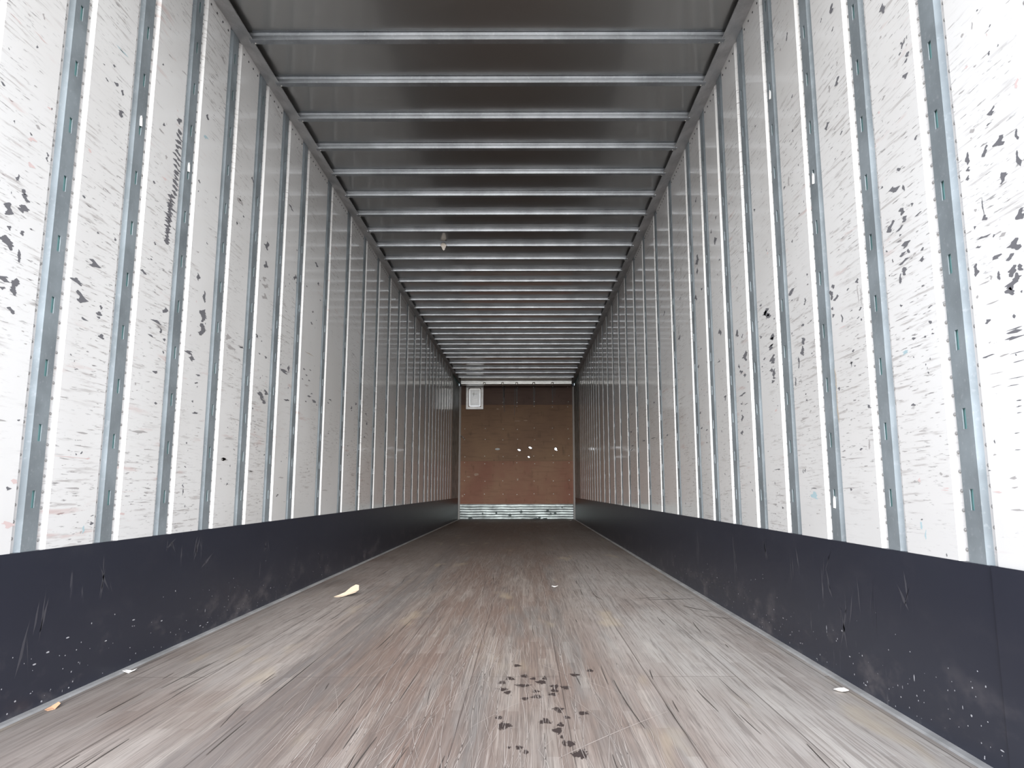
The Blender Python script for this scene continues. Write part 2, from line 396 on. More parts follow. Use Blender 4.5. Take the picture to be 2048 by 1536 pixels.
for s in (-1, 1):
    nm = 'left' if s < 0 else 'right'
    use = posts_y[1:] if s < 0 else posts_y
    for i, yc in enumerate(use):
        if s not in proto:
            o = obj('wall_post', post_mesh(s), M['zinc'])
            kids = [obj('slot_liner', slot_liner(s), M['teal'], o)]; kids[0]['label'] = 'teal strip behind the slots'; kids += [obj('side_flange', side_flange(s, q), M['zinc'], o) for q in (True, False)]
            proto[s] = (o, kids)
        else:
            src, kids = proto[s]
            o = src.copy(); C.objects.link(o); o.parent = None
            for k in kids:
                c = k.copy(); C.objects.link(c); c.parent = o
        o.location = (0, yc, 0)
        o.scale = (1, 1, 1)
        h = (ZP1 + rise(yc) - ZP0) / (ZP1 - ZP0)
        o.scale.z = h; o.location.z = ZP0 * (1 - h)
        if i == 0:                        # stands outside the frame, beside the camera: just part of the wall
            o.parent = walls[s]; continue
        tag(o, 'slotted galvanised steel post on the %s wall, %s' % (nm, side_phrase(s, i, len(use))), 'post', 'slotted steel posts on the %s wall' % nm)

# ------------------------------------------------------------------ liner panels with their rub marks
MARKS_L=[(1.956,1.977,0.013,0.01,0),(1.97,2.088,0.013,0.017,1),(1.995,1.739,0.026,0.011,1),(2.048,1.676,0.012,0.012,0),(2.047,1.661,0.014,0.014,0),(1.937,1.55,0.015,0.022,0),(1.967,1.52,0.03,0.015,0),(2.399,2.011,0.038,0.028,0),(2.396,2.092,0.023,0.021,0),(2.358,2.101,0.029,0.016,0),(2.277,2.127,0.014,0.004,0),(2.81,2.209,0.047,0.03,0),(2.689,2.128,0.019,0.015,0),(3.055,2.366,0.031,0.026,0),(1.978,2.013,0.057,0.004,3),(1.96,2.017,0.041,0.003,3),(1.865,2.003,0.051,0.004,3),(2.386,2.242,0.068,0.006,4),(2.362,2.241,0.052,0.006,4),(2.73,1.911,0.043,0.01,3),(3.61,2.313,0.034,0.027,0),(3.05,2.263,0.049,0.017,4),(1.975,1.688,0.036,0.015,3),(1.981,1.61,0.031,0.015,3),(1.911,2.049,0.02,0.005,1),(2.294,2.319,0.028,0.004,1),(2.334,2.158,0.018,0.011,0),(2.695,2.437,0.048,0.006,1),(2.816,2.439,0.047,0.008,1),(2.673,2.092,0.056,0.009,1),(3.175,2.734,0.04,0.025,1),(3.083,2.588,0.075,0.006,1),(2.727,2.004,0.021,0.016,1),(2.13,2.246,0.012,0.005,1),(1.937,1.8,0.03,0.004,1),(1.967,1.855,0.02,0.004,1),(2.817,2.163,0.054,0.019,0),(2.817,2.14,0.06,0.019,0),(2.816,2.117,0.066,0.019,0),(2.816,2.094,0.054,0.019,0),(2.816,2.07,0.06,0.019,0),(2.815,2.047,0.066,0.019,0),(2.815,2.024,0.053,0.019,0),(2.815,2.001,0.06,0.019,0),(2.815,1.978,0.066,0.019,0),(2.814,1.956,0.053,0.019,0),(2.814,1.933,0.059,0.019,0),(2.814,1.91,0.065,0.019,0),(2.814,1.887,0.053,0.019,0),(1.914,1.445,0.038,0.039,0),(1.972,1.469,0.045,0.026,0),(1.975,1.505,0.035,0.022,0),(1.927,1.393,0.017,0.014,0),(1.926,1.349,0.057,0.036,0),(1.975,1.326,0.02,0.037,0),(1.978,1.397,0.02,0.015,0),(1.97,1.233,0.039,0.051,0),(1.927,1.243,0.047,0.018,0),(1.968,1.161,0.036,0.018,0),(1.926,1.215,0.023,0.011,0),(2.322,1.417,0.062,0.026,0),(2.245,1.331,0.057,0.021,0),(2.268,1.284,0.058,0.038,0),(2.382,1.279,0.018,0.015,0),(2.375,1.255,0.042,0.015,0),(2.295,1.217,0.04,0.009,0),(2.401,1.18,0.043,0.017,0),(2.628,1.485,0.044,0.015,0),(2.808,1.378,0.05,0.026,0),(2.757,1.317,0.086,0.013,0),(2.786,1.288,0.029,0.02,0),(2.718,1.252,0.046,0.009,0),(2.821,1.258,0.025,0.013,0),(3.07,1.601,0.036,0.034,0),(3.144,1.53,0.037,0.052,0),(3.144,1.441,0.074,0.063,0),(3.141,1.374,0.074,0.057,0),(3.063,1.227,0.047,0.028,0),(3.037,1.248,0.08,0.017,0),(2.463,1.357,0.011,0.027,0),(2.674,1.551,0.023,0.007,0),(2.772,1.116,0.043,0.013,0),(3.219,1.844,0.066,0.007,1),(3.162,1.861,0.051,0.006,1),(3.054,1.712,0.03,0.008,1),(2.746,1.456,0.086,0.007,1),(2.389,1.514,0.058,0.006,1),(3.134,1.162,0.061,0.01,0),(3.121,1.125,0.036,0.011,0),(3.573,1.386,0.08,0.008,1),(3.482,2.128,0.062,0.02,1),(3.443,1.999,0.015,0.016,0),(3.133,1.782,0.015,0.01,0),(2.369,1.099,0.028,0.003,1),(2.363,1.039,0.035,0.005,1),(2.022,1.112,0.015,0.004,1),(1.949,1.123,0.043,0.003,1),(2.79,1.863,0.076,0.019,0),(2.789,1.845,0.056,0.019,0),(2.788,1.828,0.066,0.019,0),(2.787,1.811,0.076,0.019,0),(2.786,1.794,0.056,0.019,0),(2.785,1.777,0.066,0.019,0),(2.784,1.761,0.076,0.019,0),(2.784,1.744,0.056,0.019,0),(2.783,1.727,0.052,0.019,0),(2.782,1.71,0.061,0.019,0),(2.781,1.693,0.041,0.019,0),(2.78,1.677,0.051,0.019,0),(2.779,1.66,0.061,0.019,0),(3.866,2.031,0.069,0.05,0),(3.863,1.917,0.057,0.043,0),(3.87,1.733,0.075,0.036,1),(3.855,1.832,0.056,0.028,1),(4.365,1.997,0.053,0.04,0),(4.804,2.225,0.073,0.027,0),(4.231,2.411,0.08,0.022,0),(4.251,1.367,0.179,0.023,0),(4.014,1.29,0.052,0.036,0),(4.329,1.396,0.042,0.047,0),(3.938,1.395,0.05,0.014,0),(4.627,1.447,0.053,0.012,0),(4.687,1.414,0.06,0.01,0),(4.765,1.462,0.045,0.01,0),(4.747,1.389,0.056,0.01,0),(4.61,1.376,0.037,0.01,0),(4.747,1.788,0.056,0.017,0),(4.93,2.0,0.043,0.009,0),(4.867,2.104,0.054,0.022,0),(4.764,1.873,0.04,0.017,0),(4.394,1.972,0.034,0.01,0),(6.181,2.189,0.062,0.119,5),(3.419,1.4,0.073,0.031,1),(3.456,1.356,0.134,0.019,1),(3.791,1.488,0.047,0.018,0),(3.595,1.384,0.048,0.013,0),(3.841,1.398,0.037,0.008,0),(3.454,2.13,0.061,0.026,1),(3.448,2.004,0.018,0.014,0),(4.465,1.477,0.173,0.008,2),(4.721,1.569,0.194,0.009,2),(3.88,1.795,0.076,0.029,1),(4.697,1.346,0.109,0.012,1),(4.115,1.314,0.038,0.022,0),(3.893,1.173,0.112,0.035,0),(3.935,1.143,0.095,0.025,0),(3.967,1.198,0.07,0.029,0),(4.322,1.199,0.092,0.016,0),(5.294,1.322,0.083,0.013,0),(5.229,1.294,0.054,0.011,0),(4.882,1.261,0.117,0.018,0),(4.762,1.281,0.084,0.014,0),(4.816,1.306,0.057,0.01,0),(4.698,1.238,0.043,0.01,0),(4.945,1.242,0.042,0.009,0),(5.942,1.338,0.061,0.026,0),(5.945,1.317,0.052,0.011,0),(6.093,1.389,0.064,0.024,0),(6.495,1.343,0.062,0.023,0),(6.534,1.258,0.063,0.028,0),(6.448,1.128,0.061,0.016,0),(5.859,1.011,0.042,0.01,0),(5.87,0.933,0.042,0.01,0),(3.492,0.901,0.179,0.004,1),(3.821,0.9,0.107,0.005,1),(3.462,0.799,0.088,0.015,1),(4.288,0.724,0.134,0.009,1),(4.237,0.618,0.039,0.016,0),(5.254,0.647,0.2,0.009,1),(9.778,1.62,0.188,0.28,2),(9.919,1.473,0.096,0.106,2),(8.191,0.963,0.114,0.029,1),(3.44,0.704,0.029,0.01,1),(3.576,0.852,0.031,0.01,1),(3.825,0.75,0.089,0.008,1),(2.79,0.993,0.027,0.011,0),(3.128,0.991,0.072,0.01,0),(3.063,0.668,0.016,0.014,0),(3.067,0.644,0.011,0.032,0),(2.303,0.757,0.181,0.003,3),(2.384,0.756,0.035,0.006,3),(2.615,0.565,0.058,0.009,3),(2.05,0.676,0.041,0.014,3),(2.043,0.554,0.06,0.021,3),(3.457,0.799,0.073,0.018,1),(2.28,0.778,0.019,0.004,1),(2.331,0.657,0.092,0.006,1),(2.333,0.64,0.033,0.002,0),(2.752,0.604,0.128,0.004,1),(2.755,0.807,0.093,0.004,1),(2.691,0.871,0.106,0.012,1),(2.344,0.839,0.081,0.006,1),(2.394,0.521,0.016,0.025,4),(2.793,0.741,0.038,0.005,1),(1.97,0.846,0.057,0.005,1),(2.343,0.796,0.107,0.005,1),(3.516,0.906,0.151,0.004,1),(3.801,0.749,0.088,0.013,1)]
MARKS_R=[(2.286,2.343,0.038,0.031,0),(1.958,2.1,0.032,0.034,0),(2.371,2.36,0.015,0.014,0),(2.288,2.265,0.019,0.011,0),(2.691,2.516,0.021,0.031,0),(1.875,1.923,0.016,0.022,0),(1.861,1.927,0.012,0.014,0),(1.851,1.878,0.028,0.014,0),(1.86,1.865,0.025,0.009,0),(1.873,1.824,0.029,0.018,0),(2.283,2.062,0.037,0.026,0),(2.344,2.071,0.02,0.027,1),(2.385,1.949,0.03,0.025,0),(1.537,1.525,0.025,0.018,0),(1.467,1.429,0.013,0.025,0),(1.52,1.442,0.037,0.026,0),(1.47,1.374,0.015,0.039,0),(1.574,1.444,0.022,0.024,0),(1.68,1.47,0.03,0.022,0),(1.638,1.457,0.019,0.031,0),(1.64,1.429,0.019,0.012,0),(1.645,1.409,0.017,0.012,0),(1.525,1.355,0.028,0.026,0),(1.946,1.575,0.024,0.013,0),(1.978,1.528,0.054,0.022,0),(1.928,1.51,0.014,0.022,0),(2.815,1.906,0.028,0.011,0),(2.763,1.911,0.019,0.042,1),(1.613,1.771,0.019,0.009,1),(1.579,1.666,0.013,0.005,1),(1.513,1.727,0.008,0.005,0),(1.55,1.794,0.009,0.004,0),(1.996,1.83,0.028,0.011,1),(1.982,2.023,0.021,0.008,1),(2.274,2.124,0.013,0.018,1),(2.766,2.508,0.019,0.013,1),(2.692,2.097,0.02,0.012,0),(2.072,1.798,0.03,0.024,3),(1.45,1.541,0.015,0.02,3),(2.062,1.707,0.03,0.005,3),(1.573,1.77,0.007,0.018,1),(1.97,1.701,0.015,0.006,1),(2.012,1.425,0.042,0.03,0),(1.948,1.447,0.033,0.022,0),(1.938,1.42,0.032,0.018,0),(1.962,1.402,0.04,0.011,0),(1.894,1.445,0.019,0.011,0),(1.868,1.406,0.036,0.006,0),(1.598,1.288,0.022,0.015,0),(1.601,1.317,0.005,0.045,0),(1.482,1.25,0.034,0.025,0),(1.61,1.244,0.045,0.008,0),(1.508,1.189,0.039,0.028,0),(1.573,1.182,0.047,0.01,0),(1.528,1.167,0.028,0.014,0),(1.525,1.133,0.032,0.025,0),(1.524,1.109,0.044,0.034,0),(1.538,1.09,0.032,0.02,0),(1.571,1.137,0.013,0.022,0),(1.649,1.175,0.023,0.03,0),(1.536,1.032,0.014,0.01,0),(1.541,0.998,0.068,0.008,0),(1.547,0.985,0.068,0.007,0),(1.536,1.004,0.064,0.003,0),(1.536,0.95,0.079,0.002,0),(1.539,0.93,0.056,0.002,0),(1.549,0.895,0.056,0.002,0),(1.563,0.88,0.049,0.002,0),(1.639,0.96,0.054,0.005,0),(1.943,1.345,0.052,0.018,0),(1.93,1.321,0.019,0.014,0),(1.964,1.322,0.04,0.011,0),(1.96,1.3,0.046,0.012,0),(1.861,1.303,0.024,0.009,0),(1.868,1.276,0.024,0.014,0),(1.961,1.271,0.033,0.025,0),(1.984,1.256,0.02,0.029,0),(2.048,1.361,0.011,0.009,0),(2.017,1.321,0.008,0.013,0),(2.042,1.283,0.011,0.005,0),(2.243,1.328,0.021,0.017,0),(2.245,1.284,0.007,0.062,1),(2.225,1.27,0.007,0.053,1),(2.236,1.232,0.025,0.01,0),(2.441,1.335,0.061,0.036,0),(2.403,1.315,0.039,0.018,0),(2.422,1.361,0.03,0.018,0),(2.37,1.233,0.014,0.03,0),(2.437,1.259,0.025,0.013,0),(2.439,1.285,0.02,0.011,0),(2.806,1.45,0.074,0.023,0),(2.714,1.226,0.045,0.03,0),(2.726,1.188,0.042,0.04,0),(2.771,1.15,0.021,0.045,0),(2.815,1.08,0.018,0.036,0),(2.324,1.069,0.027,0.006,0),(2.326,1.065,0.007,0.025,0),(1.849,1.063,0.014,0.005,0),(1.85,1.074,0.013,0.003,0),(1.885,1.062,0.018,0.006,0),(1.993,1.039,0.04,0.011,4),(3.109,1.433,0.065,0.04,0),(2.671,1.379,0.018,0.02,0),(2.71,1.289,0.043,0.011,0),(3.075,1.12,0.047,0.014,0),(3.083,1.172,0.048,0.017,0),(3.062,1.203,0.041,0.014,0),(3.057,1.134,0.037,0.011,0),(3.058,1.282,0.063,0.008,0),(3.045,1.313,0.047,0.017,0),(2.63,1.287,0.023,0.005,0),(2.745,1.402,0.038,0.012,1),(2.68,1.366,0.024,0.008,0),(2.825,1.281,0.019,0.007,0),(1.876,1.203,0.024,0.004,0),(1.85,1.137,0.023,0.005,0),(1.993,1.178,0.015,0.009,0),(1.992,1.14,0.087,0.004,1),(1.942,1.069,0.028,0.008,0),(1.994,1.08,0.027,0.004,1),(1.871,0.998,0.006,0.008,0),(1.894,0.986,0.006,0.006,0),(1.885,0.962,0.012,0.007,0),(2.37,1.202,0.095,0.003,3),(1.631,1.227,0.018,0.007,0),(1.638,1.278,0.012,0.009,0),(1.629,1.319,0.012,0.008,1),(1.574,1.234,0.011,0.007,0),(1.545,1.226,0.033,0.009,1),(1.5,1.134,0.023,0.017,0),(1.598,1.141,0.013,0.012,1),(1.602,1.081,0.048,0.003,1),(1.621,1.135,0.054,0.003,1),(2.456,1.107,0.03,0.08,2),(2.451,1.033,0.028,0.075,2),(2.451,0.936,0.036,0.114,2),(1.97,0.885,0.032,0.008,0),(1.673,0.693,0.041,0.003,0),(1.683,0.689,0.009,0.004,0),(2.772,0.722,0.013,0.015,0),(2.792,0.72,0.01,0.018,0),(1.977,0.567,0.019,0.004,0),(2.691,0.653,0.071,0.004,0),(2.695,0.627,0.071,0.028,4),(1.848,0.652,0.033,0.003,3),(1.855,0.647,0.045,0.003,3),(1.964,0.527,0.009,0.027,4),(2.243,0.79,0.013,0.032,1),(1.935,0.781,0.074,0.003,1),(1.844,0.683,0.033,0.005,1),(1.548,0.844,0.024,0.003,0),(1.55,0.831,0.024,0.003,0),(1.552,0.817,0.024,0.002,0),(1.567,0.773,0.024,0.002,0),(1.569,0.736,0.028,0.002,0),(1.59,0.675,0.025,0.008,1),(1.59,0.653,0.029,0.004,1),(1.647,0.643,0.035,0.005,3),(2.387,0.654,0.112,0.003,1),(3.057,0.624,0.183,0.005,1),(3.056,0.734,0.061,0.004,0),(2.761,0.922,0.076,0.012,1),(1.996,0.671,0.026,0.008,1),(1.874,0.481,0.006,0.01,0),(1.589,0.604,0.053,0.004,1),(2.363,0.751,0.183,0.003,1),(1.982,0.55,0.013,0.021,4),(4.306,2.091,0.089,0.064,0),(4.317,2.019,0.048,0.04,0),(3.886,2.064,0.062,0.043,0),(4.376,1.861,0.084,0.04,0),(4.824,1.981,0.079,0.011,0),(5.392,2.019,0.069,0.03,0),(3.864,1.521,0.063,0.042,0),(3.553,1.444,0.053,0.039,0),(3.437,1.303,0.071,0.05,0),(3.521,1.237,0.054,0.023,0),(3.462,1.211,0.044,0.019,0),(3.117,1.447,0.082,0.028,0),(3.079,1.42,0.058,0.022,0),(3.06,1.22,0.072,0.033,0),(3.054,1.156,0.047,0.033,0),(3.076,1.274,0.064,0.022,0),(3.054,1.315,0.056,0.028,0),(4.887,1.711,0.088,0.025,0),(4.298,1.514,0.062,0.009,0),(4.378,1.416,0.058,0.019,0),(4.161,1.402,0.058,0.009,0),(3.902,1.362,0.061,0.01,0),(6.207,2.179,0.078,0.124,5),(3.958,2.144,0.038,0.022,0),(3.853,2.189,0.041,0.017,0),(4.027,1.981,0.039,0.015,0),(3.814,1.926,0.035,0.011,0),(4.279,2.478,0.038,0.029,0),(3.198,1.965,0.025,0.018,0),(3.264,1.908,0.015,0.03,1),(3.59,2.162,0.022,0.011,0),(4.774,2.164,0.031,0.053,1),(4.898,1.773,0.049,0.062,1),(4.226,1.876,0.043,0.02,0),(4.38,2.27,0.059,0.015,1),(3.202,1.348,0.034,0.015,0),(3.472,1.413,0.028,0.019,0),(3.547,1.271,0.029,0.026,0),(3.166,1.239,0.03,0.011,0),(3.179,1.493,0.045,0.009,0),(3.226,1.426,0.042,0.005,0),(4.376,1.122,0.057,0.014,0),(4.359,1.025,0.056,0.012,0),(4.239,1.003,0.053,0.011,0),(4.251,0.927,0.036,0.009,0),(3.535,1.005,0.041,0.032,0),(3.547,0.932,0.046,0.023,0),(3.82,1.152,0.058,0.01,0),(3.817,1.141,0.024,0.027,0),(3.507,1.121,0.102,0.014,0),(3.464,1.067,0.06,0.006,0),(3.535,1.076,0.041,0.009,0),(3.54,1.041,0.025,0.009,0),(4.26,0.962,0.018,0.03,1),(6.042,1.083,0.265,0.009,0),(6.498,1.092,0.181,0.014,0),(7.199,1.088,0.17,0.013,0),(7.248,1.052,0.19,0.013,0),(7.19,1.412,0.137,0.015,0),(7.262,1.236,0.122,0.018,0),(5.935,1.377,0.094,0.015,0),(3.848,1.054,0.025,0.007,0),(6.187,1.154,0.063,0.011,0),(5.418,1.062,0.077,0.014,0),(4.419,1.154,0.032,0.016,0),(3.026,0.592,0.089,0.003,1),(3.056,0.99,0.037,0.011,3),(4.274,0.494,0.296,0.007,1),(4.246,0.484,0.175,0.006,1),(3.08,0.735,0.078,0.004,0)]
OIL=[(0.159,2.756,0.026,0.041),(0.423,2.681,0.025,0.038),(0.363,2.622,0.033,0.037),(0.186,2.608,0.024,0.046),(0.216,2.572,0.021,0.03),(0.136,2.573,0.032,0.045),(0.109,2.524,0.026,0.043),(0.244,2.528,0.034,0.048),(0.256,2.577,0.016,0.05),(0.183,2.485,0.049,0.037),(0.116,2.44,0.03,0.04),(0.131,2.404,0.025,0.039),(0.224,2.417,0.025,0.031),(0.287,2.475,0.031,0.042),(0.285,2.43,0.023,0.054),(0.278,2.382,0.03,0.034),(0.323,2.461,0.028,0.046),(0.189,2.336,0.024,0.033),(0.226,2.357,0.037,0.042),(0.288,2.223,0.03,0.052),(0.359,2.189,0.029,0.036),(0.309,2.151,0.02,0.028),(0.245,2.117,0.033,0.047),(0.114,2.149,0.02,0.031),(0.131,2.079,0.038,0.058),(0.288,2.087,0.019,0.039),(0.277,2.04,0.029,0.049),(0.286,1.989,0.008,0.029),(0.29,1.943,0.01,0.045),(0.306,1.937,0.022,0.044),(0.328,1.865,0.04,0.061),(0.147,1.913,0.01,0.016),(0.173,1.911,0.018,0.027),(0.191,1.881,0.012,0.031)]

def chip(bm, s, y, z, wy, hz, mi, off):
    """a ragged flake: stacked rows with jittered ends, longer along the wall"""
    n = max(3, min(40, int(hz / 0.0024)))
    rows = []
    sk = random.uniform(-0.4, 0.4) * wy; wob = [random.uniform(0, 6.28) for _ in range(4)]
    for i in range(n + 1):
        t = i / n * 2 - 1
        e = max(0.0, 1 - abs(t) ** 1.6) ** 0.6
        zz = z + t * hz / 2
        c = y + sk * t * 0.5 + wy * 0.12 * math.sin(3 * t + wob[0])
        kl = (0.72 + 0.28 * math.sin(4.5 * t + wob[1])) * random.uniform(0.55, 1.25)
        kr = (0.72 + 0.28 * math.sin(4.0 * t + wob[2])) * random.uniform(0.55, 1.25)
        l = c - wy / 2 * e * kl; r = c + wy / 2 * e * kr
        if i in (0, n): l = r = c
        rows.append((l, r, zz))
    xx = s * off
    for (l0, r0, z0), (l1, r1, z1) in zip(rows, rows[1:]):
        pts = [(l0, z0), (r0, z0), (r1, z1), (l1, z1)]
        pts = [p for k, p in enumerate(pts) if k == 0 or p != pts[k - 1]]
        if pts[0] == pts[-1]: pts.pop()
        if len(pts) < 3: continue
        if s > 0: pts.reverse()
        f = bm.faces.new([bm.verts.new((xx, p[0], p[1])) for p in pts]); f.material_index = mi
for s in (-1, 1):
    marks = MARKS_L if s < 0 else MARKS_R
    use = posts_y[1:] if s < 0 else posts_y
    edges = [(Y0, use[0] - 0.0675)] + [(a + 0.0675, b2 - 0.0675) for a, b2 in zip(use, use[1:])] + [(use[-1] + 0.0675, 14.2)]
    for i, (ya, yb) in enumerate(edges):
        zt = ZP1 + rise((ya + yb) / 2)
        bm = bmesh.new()
        ring = [(1.2965, ya - 0.0225), (1.2955, ya - 0.0225), (1.2955, ya - 0.001), (1.2880, ya + 0.004), (XP, ya + 0.009), (XP, yb - 0.006), (1.2880, yb - 0.002), (1.2955, yb), (1.2955, yb + 0.0215), (1.2965, yb + 0.0215)]
        if i == 0: ring = ring[2:]; ring[0] = (1.2965, ya)
        if i == len(edges) - 1: ring = ring[:-3] + [(1.2965, yb)]
        prism(bm, [(s * x, y) for x, y in ring], 'z', [ZP0, zt])
        p = obj('wall_panel', bm, M['liner'], walls[s])
        # rivets along both edges, only where they can be made out
        if i > 0 and ya < 5.6 or (i == 0):
            for u in (ya - 0.011, yb + 0.010):
                if i == 0 and u < ya: continue
                z = 0.500 if u < ya else 0.512
                while z < zt - 0.03:
                    if (s, 'rv') not in proto:
                        bm = bmesh.new(); dome(bm, (0, 0, 0), (-s, 0, 0), 0.0052, 0.0042, 7); flip_fix(bm)
                        r_ = obj('rivet', bm, M['rivet'], p, True); proto[s, 'rv'] = r_
                    else:
                        r_ = proto[s, 'rv'].copy(); C.objects.link(r_); r_.parent = p
                    r_.location = (s * 1.2956, u, z); z += 0.0485
        # row of fasteners under the top rail
        if ya < 9:
            nf = max(3, int((yb - ya) / 0.052))
            for k in range(nf):
                if (s, 'fs') not in proto:
                    bm = bmesh.new(); dome(bm, (0, 0, 0), (-s, 0, 0), 0.006, 0.003, 7); flip_fix(bm)
                    r_ = obj('fastener', bm, M['dark'], p, True); proto[s, 'fs'] = r_
                else:
                    r_ = proto[s, 'fs'].copy(); C.objects.link(r_); r_.parent = p
                r_.location = (s * (XP - 0.0001), ya + (yb - ya) * (k + 0.5) / nf, zt - 0.045)
        # marks that sit on this panel
        bm = bmesh.new(); L = random.Random(i * 7 + (s > 0))
        for (y, z, wy, hz, c) in marks:
            if ya + 0.004 < y < yb - 0.004 and z > SKT + 0.01 and z < zt - 0.06:
                wy2 = min(wy, 2 * (y - ya), 2 * (yb - y))
                chip(bm, s, y, z, wy2 * 1.12, hz * 1.06, c, XP - 0.0004)
        if ya > 1 and yb < 10.5:
            dens = 46 if yb < 4.6 else 26
            for k in range(dens):
                y = L.uniform(ya + 0.02, yb - 0.02); z = SKT + 0.03 + abs(L.gauss(0.85, 0.62))
                if z > zt - 0.1: continue
                t = L.random()
                wy = L.uniform(0.006, 0.05) * (1.4 if t < 0.5 else 0.6); hz = L.uniform(0.0015, 0.0045) if t < 0.6 else L.uniform(0.004, 0.014)
                wy = min(wy, 2 * (y - ya), 2 * (yb - y))
                chip(bm, s, y, z, wy, hz, 1 if t < 0.66 else (0 if t < 0.97 else 3), XP - 0.0003)
        if bm.faces:
            mk = obj('rub_marks', bm, [M['chip'], M['faint'], M['tan'], M['red'], M['blue'], M['rust']], p)
            mk['kind'] = 'stuff'
        else: bm.free()

# ------------------------------------------------------------------ roof bows
bow_y = [3.305 - 0.386 * 2, 3.305 - 0.386] + [3.305 + 0.386 * k for k in range(24)] + [12.76, 13.34, 13.92, 14.5]
bow_y = bow_y[1:]
def bow_mesh():
    bm = bmesh.new()
    prof = [(-0.030, -0.0005), (-0.030, -0.0025), (-0.0235, -0.0135), (-0.0215, -0.0145), (-0.0185, -0.032), (-0.0165, -0.0335), (0.0185, -0.0335),
            (0.0195, -0.032), (0.0215, -0.0135), (0.024, -0.012), (0.028, -0.004), (0.028, -0.0005)]
    prism(bm, prof, 'x', [-1.212, -0.8, -0.4, 0, 0.4, 0.8, 1.212])
    return bm
def bow_flange(near):
    bm = bmesh.new()
    prof = [(-0.047, -0.0005), (-0.047, -0.0045), (-0.0445, -0.0045), (-0.043, -0.0015), (-0.0302, -0.0022), (-0.0302, -0.0005)] if near else [(0.0282, -0.0005), (0.0282, -0.004), (0.050, -0.004), (0.050, -0.0005)]
    prism(bm, prof, 'x', [-1.19 + 2.38 * i / 40 for i in range(41)])
    if near:
        for v in bm.verts:
            if v.co.z < -0.004: v.co.z += 0.0009 * math.sin(v.co.x * 23) * math.sin(v.co.x * 7 + 1)
    return bm
def bow_rivet():
    bm = bmesh.new(); dome(bm, (0, 0, 0), (0, 0, -1), 0.0055, 0.003, 7); flip_fix(bm)
    return bm
b0 = None
for i, y in enumerate(bow_y):
    if b0 is None:
        o = b0 = obj('roof_bow', bow_mesh(), M['bow']); bk = [obj('flange', bow_flange(True), M['bow'], o), obj('flange', bow_flange(False), M['bow'], o)]
        for x in (-1.205, -1.190, 1.190, 1.205):
            q = obj('rivet', bow_rivet(), M['screw'], o, True) if len(bk) == 2 else bk[2].copy()
            if len(bk) > 2: C.objects.link(q); q.parent = o
            q.location = (x, 0.012, -0.0335 if abs(x) < 1.2 else -0.031); bk.append(q)
    else:
        o = b0.copy(); C.objects.link(o); o.parent = None
        for q in bk:
            c = q.copy(); C.objects.link(c); c.parent = o
    o.location = (0, y, Z_CEIL + rise(y))
    n = len(bow_y)
    if i == 0: o.parent = ceiling; continue   # above the frame
    if i <= 16: w_ = '%s down from the top of the photo' % ORD[i - 1]
    else: w_ = '%s back from the plywood front wall' % ORD[n - 1 - i]
    tag(o, 'galvanised roof bow spanning the ceiling, %s' % w_, 'roof bow', 'steel bows under the roof')
# ------------------------------------------------------------------ front wall: three plywood sheets, header, kick plate, corner posts
bm = bmesh.new(); box(bm, -1.30, 1.30, YF + 0.012, YF + 0.06, -0.06, 3.25)
fw = tag(obj('wall_front', bm, M['dark']), 'brown plywood front wall at the far end', 'wall', kind='structure')
for z0, z1, k, lb in ((0.325, 1.2745, 'ply_low', 'reddish brown lower plywood sheet'), (1.2765, 2.536, 'ply_mid', 'brown middle plywood sheet'), (2.538, 3.02, 'ply_top', 'dark stained top plywood sheet')):
    bm = bmesh.new(); box(bm, -1.262, 1.25, YF, YF + 0.012, z0, z1)
    o = obj('plywood_sheet', bm, M[k], fw); o['label'] = lb
    if k == 'ply_mid': mid_sheet = o
    if k == 'ply_top': top_sheet = o
SX = [-1.163, -0.716, -0.309, 0.007, 0.389, 0.808, 1.153]
SZ = [2.945, 2.60, 2.492, 1.996, 1.759, 1.384, 1.229, 0.844, 0.547]
sc0 = None
for z in SZ:
    for x in SX:
        if x < -0.70 and z > 2.4: continue
        xx, zz = x + random.uniform(-0.012, 0.012), z + random.uniform(-0.016, 0.016)
        if sc0 is None:
            bm = bmesh.new(); dome(bm, (0, 0, 0), (0, -1, 0), 0.011, 0.005, 8); flip_fix(bm); o = sc0 = obj('screw', bm, M['screw'], fw, True)
        else:
            o = sc0.copy(); C.objects.link(o); o.parent = fw
        o.location = (xx, YF - 0.0005, zz)
# water streaks running down the top sheet, pale scuffs
bm = bmesh.new()
for x, w_, h in ((-0.30, 0.05, 0.45), (0.0, 0.06, 0.46), (0.39, 0.07, 0.46), (0.81, 0.05, 0.42), (0.86, 0.03, 0.3), (-0.05, 0.02, 0.7), (-0.28, 0.03, 0.62)):
    zt = 2.985; n = 14; pr = None
    for k in range(n + 1):
        t = k / n; ww = w_ / 2 * (1 - 0.6 * t) * random.uniform(0.6, 1.15); c = x + random.uniform(-0.006, 0.006); zz = zt - h * t
        cur = (bm.verts.new((c - ww, YF - 0.0006, zz)), bm.verts.new((c + ww, YF - 0.0006, zz)))
        if pr: bm.faces.new((pr[0], cur[0], cur[1], pr[1]))
        pr = cur
M['streak'] = plain('dark_water_streak', (0.062, 0.042, 0.036), 0.5)
obj('water_streaks', bm, M['streak'], fw)['kind'] = 'stuff'
def blob(bm, c, rx, rz, axis, n=14, jit=0.3, off=0.0):
    pts = []
    for i in range(n):
        a = 2 * math.pi * i / n; k = 1 + random.uniform(-jit, jit)
        pts.append((c[0] + rx * k * math.cos(a), c[1] + rz * k * math.sin(a)))
    f = bm.faces.new([bm.verts.new((p[0], off, p[1]) if axis == 'y' else (p[0], p[1], off)) for p in pts])
    return f
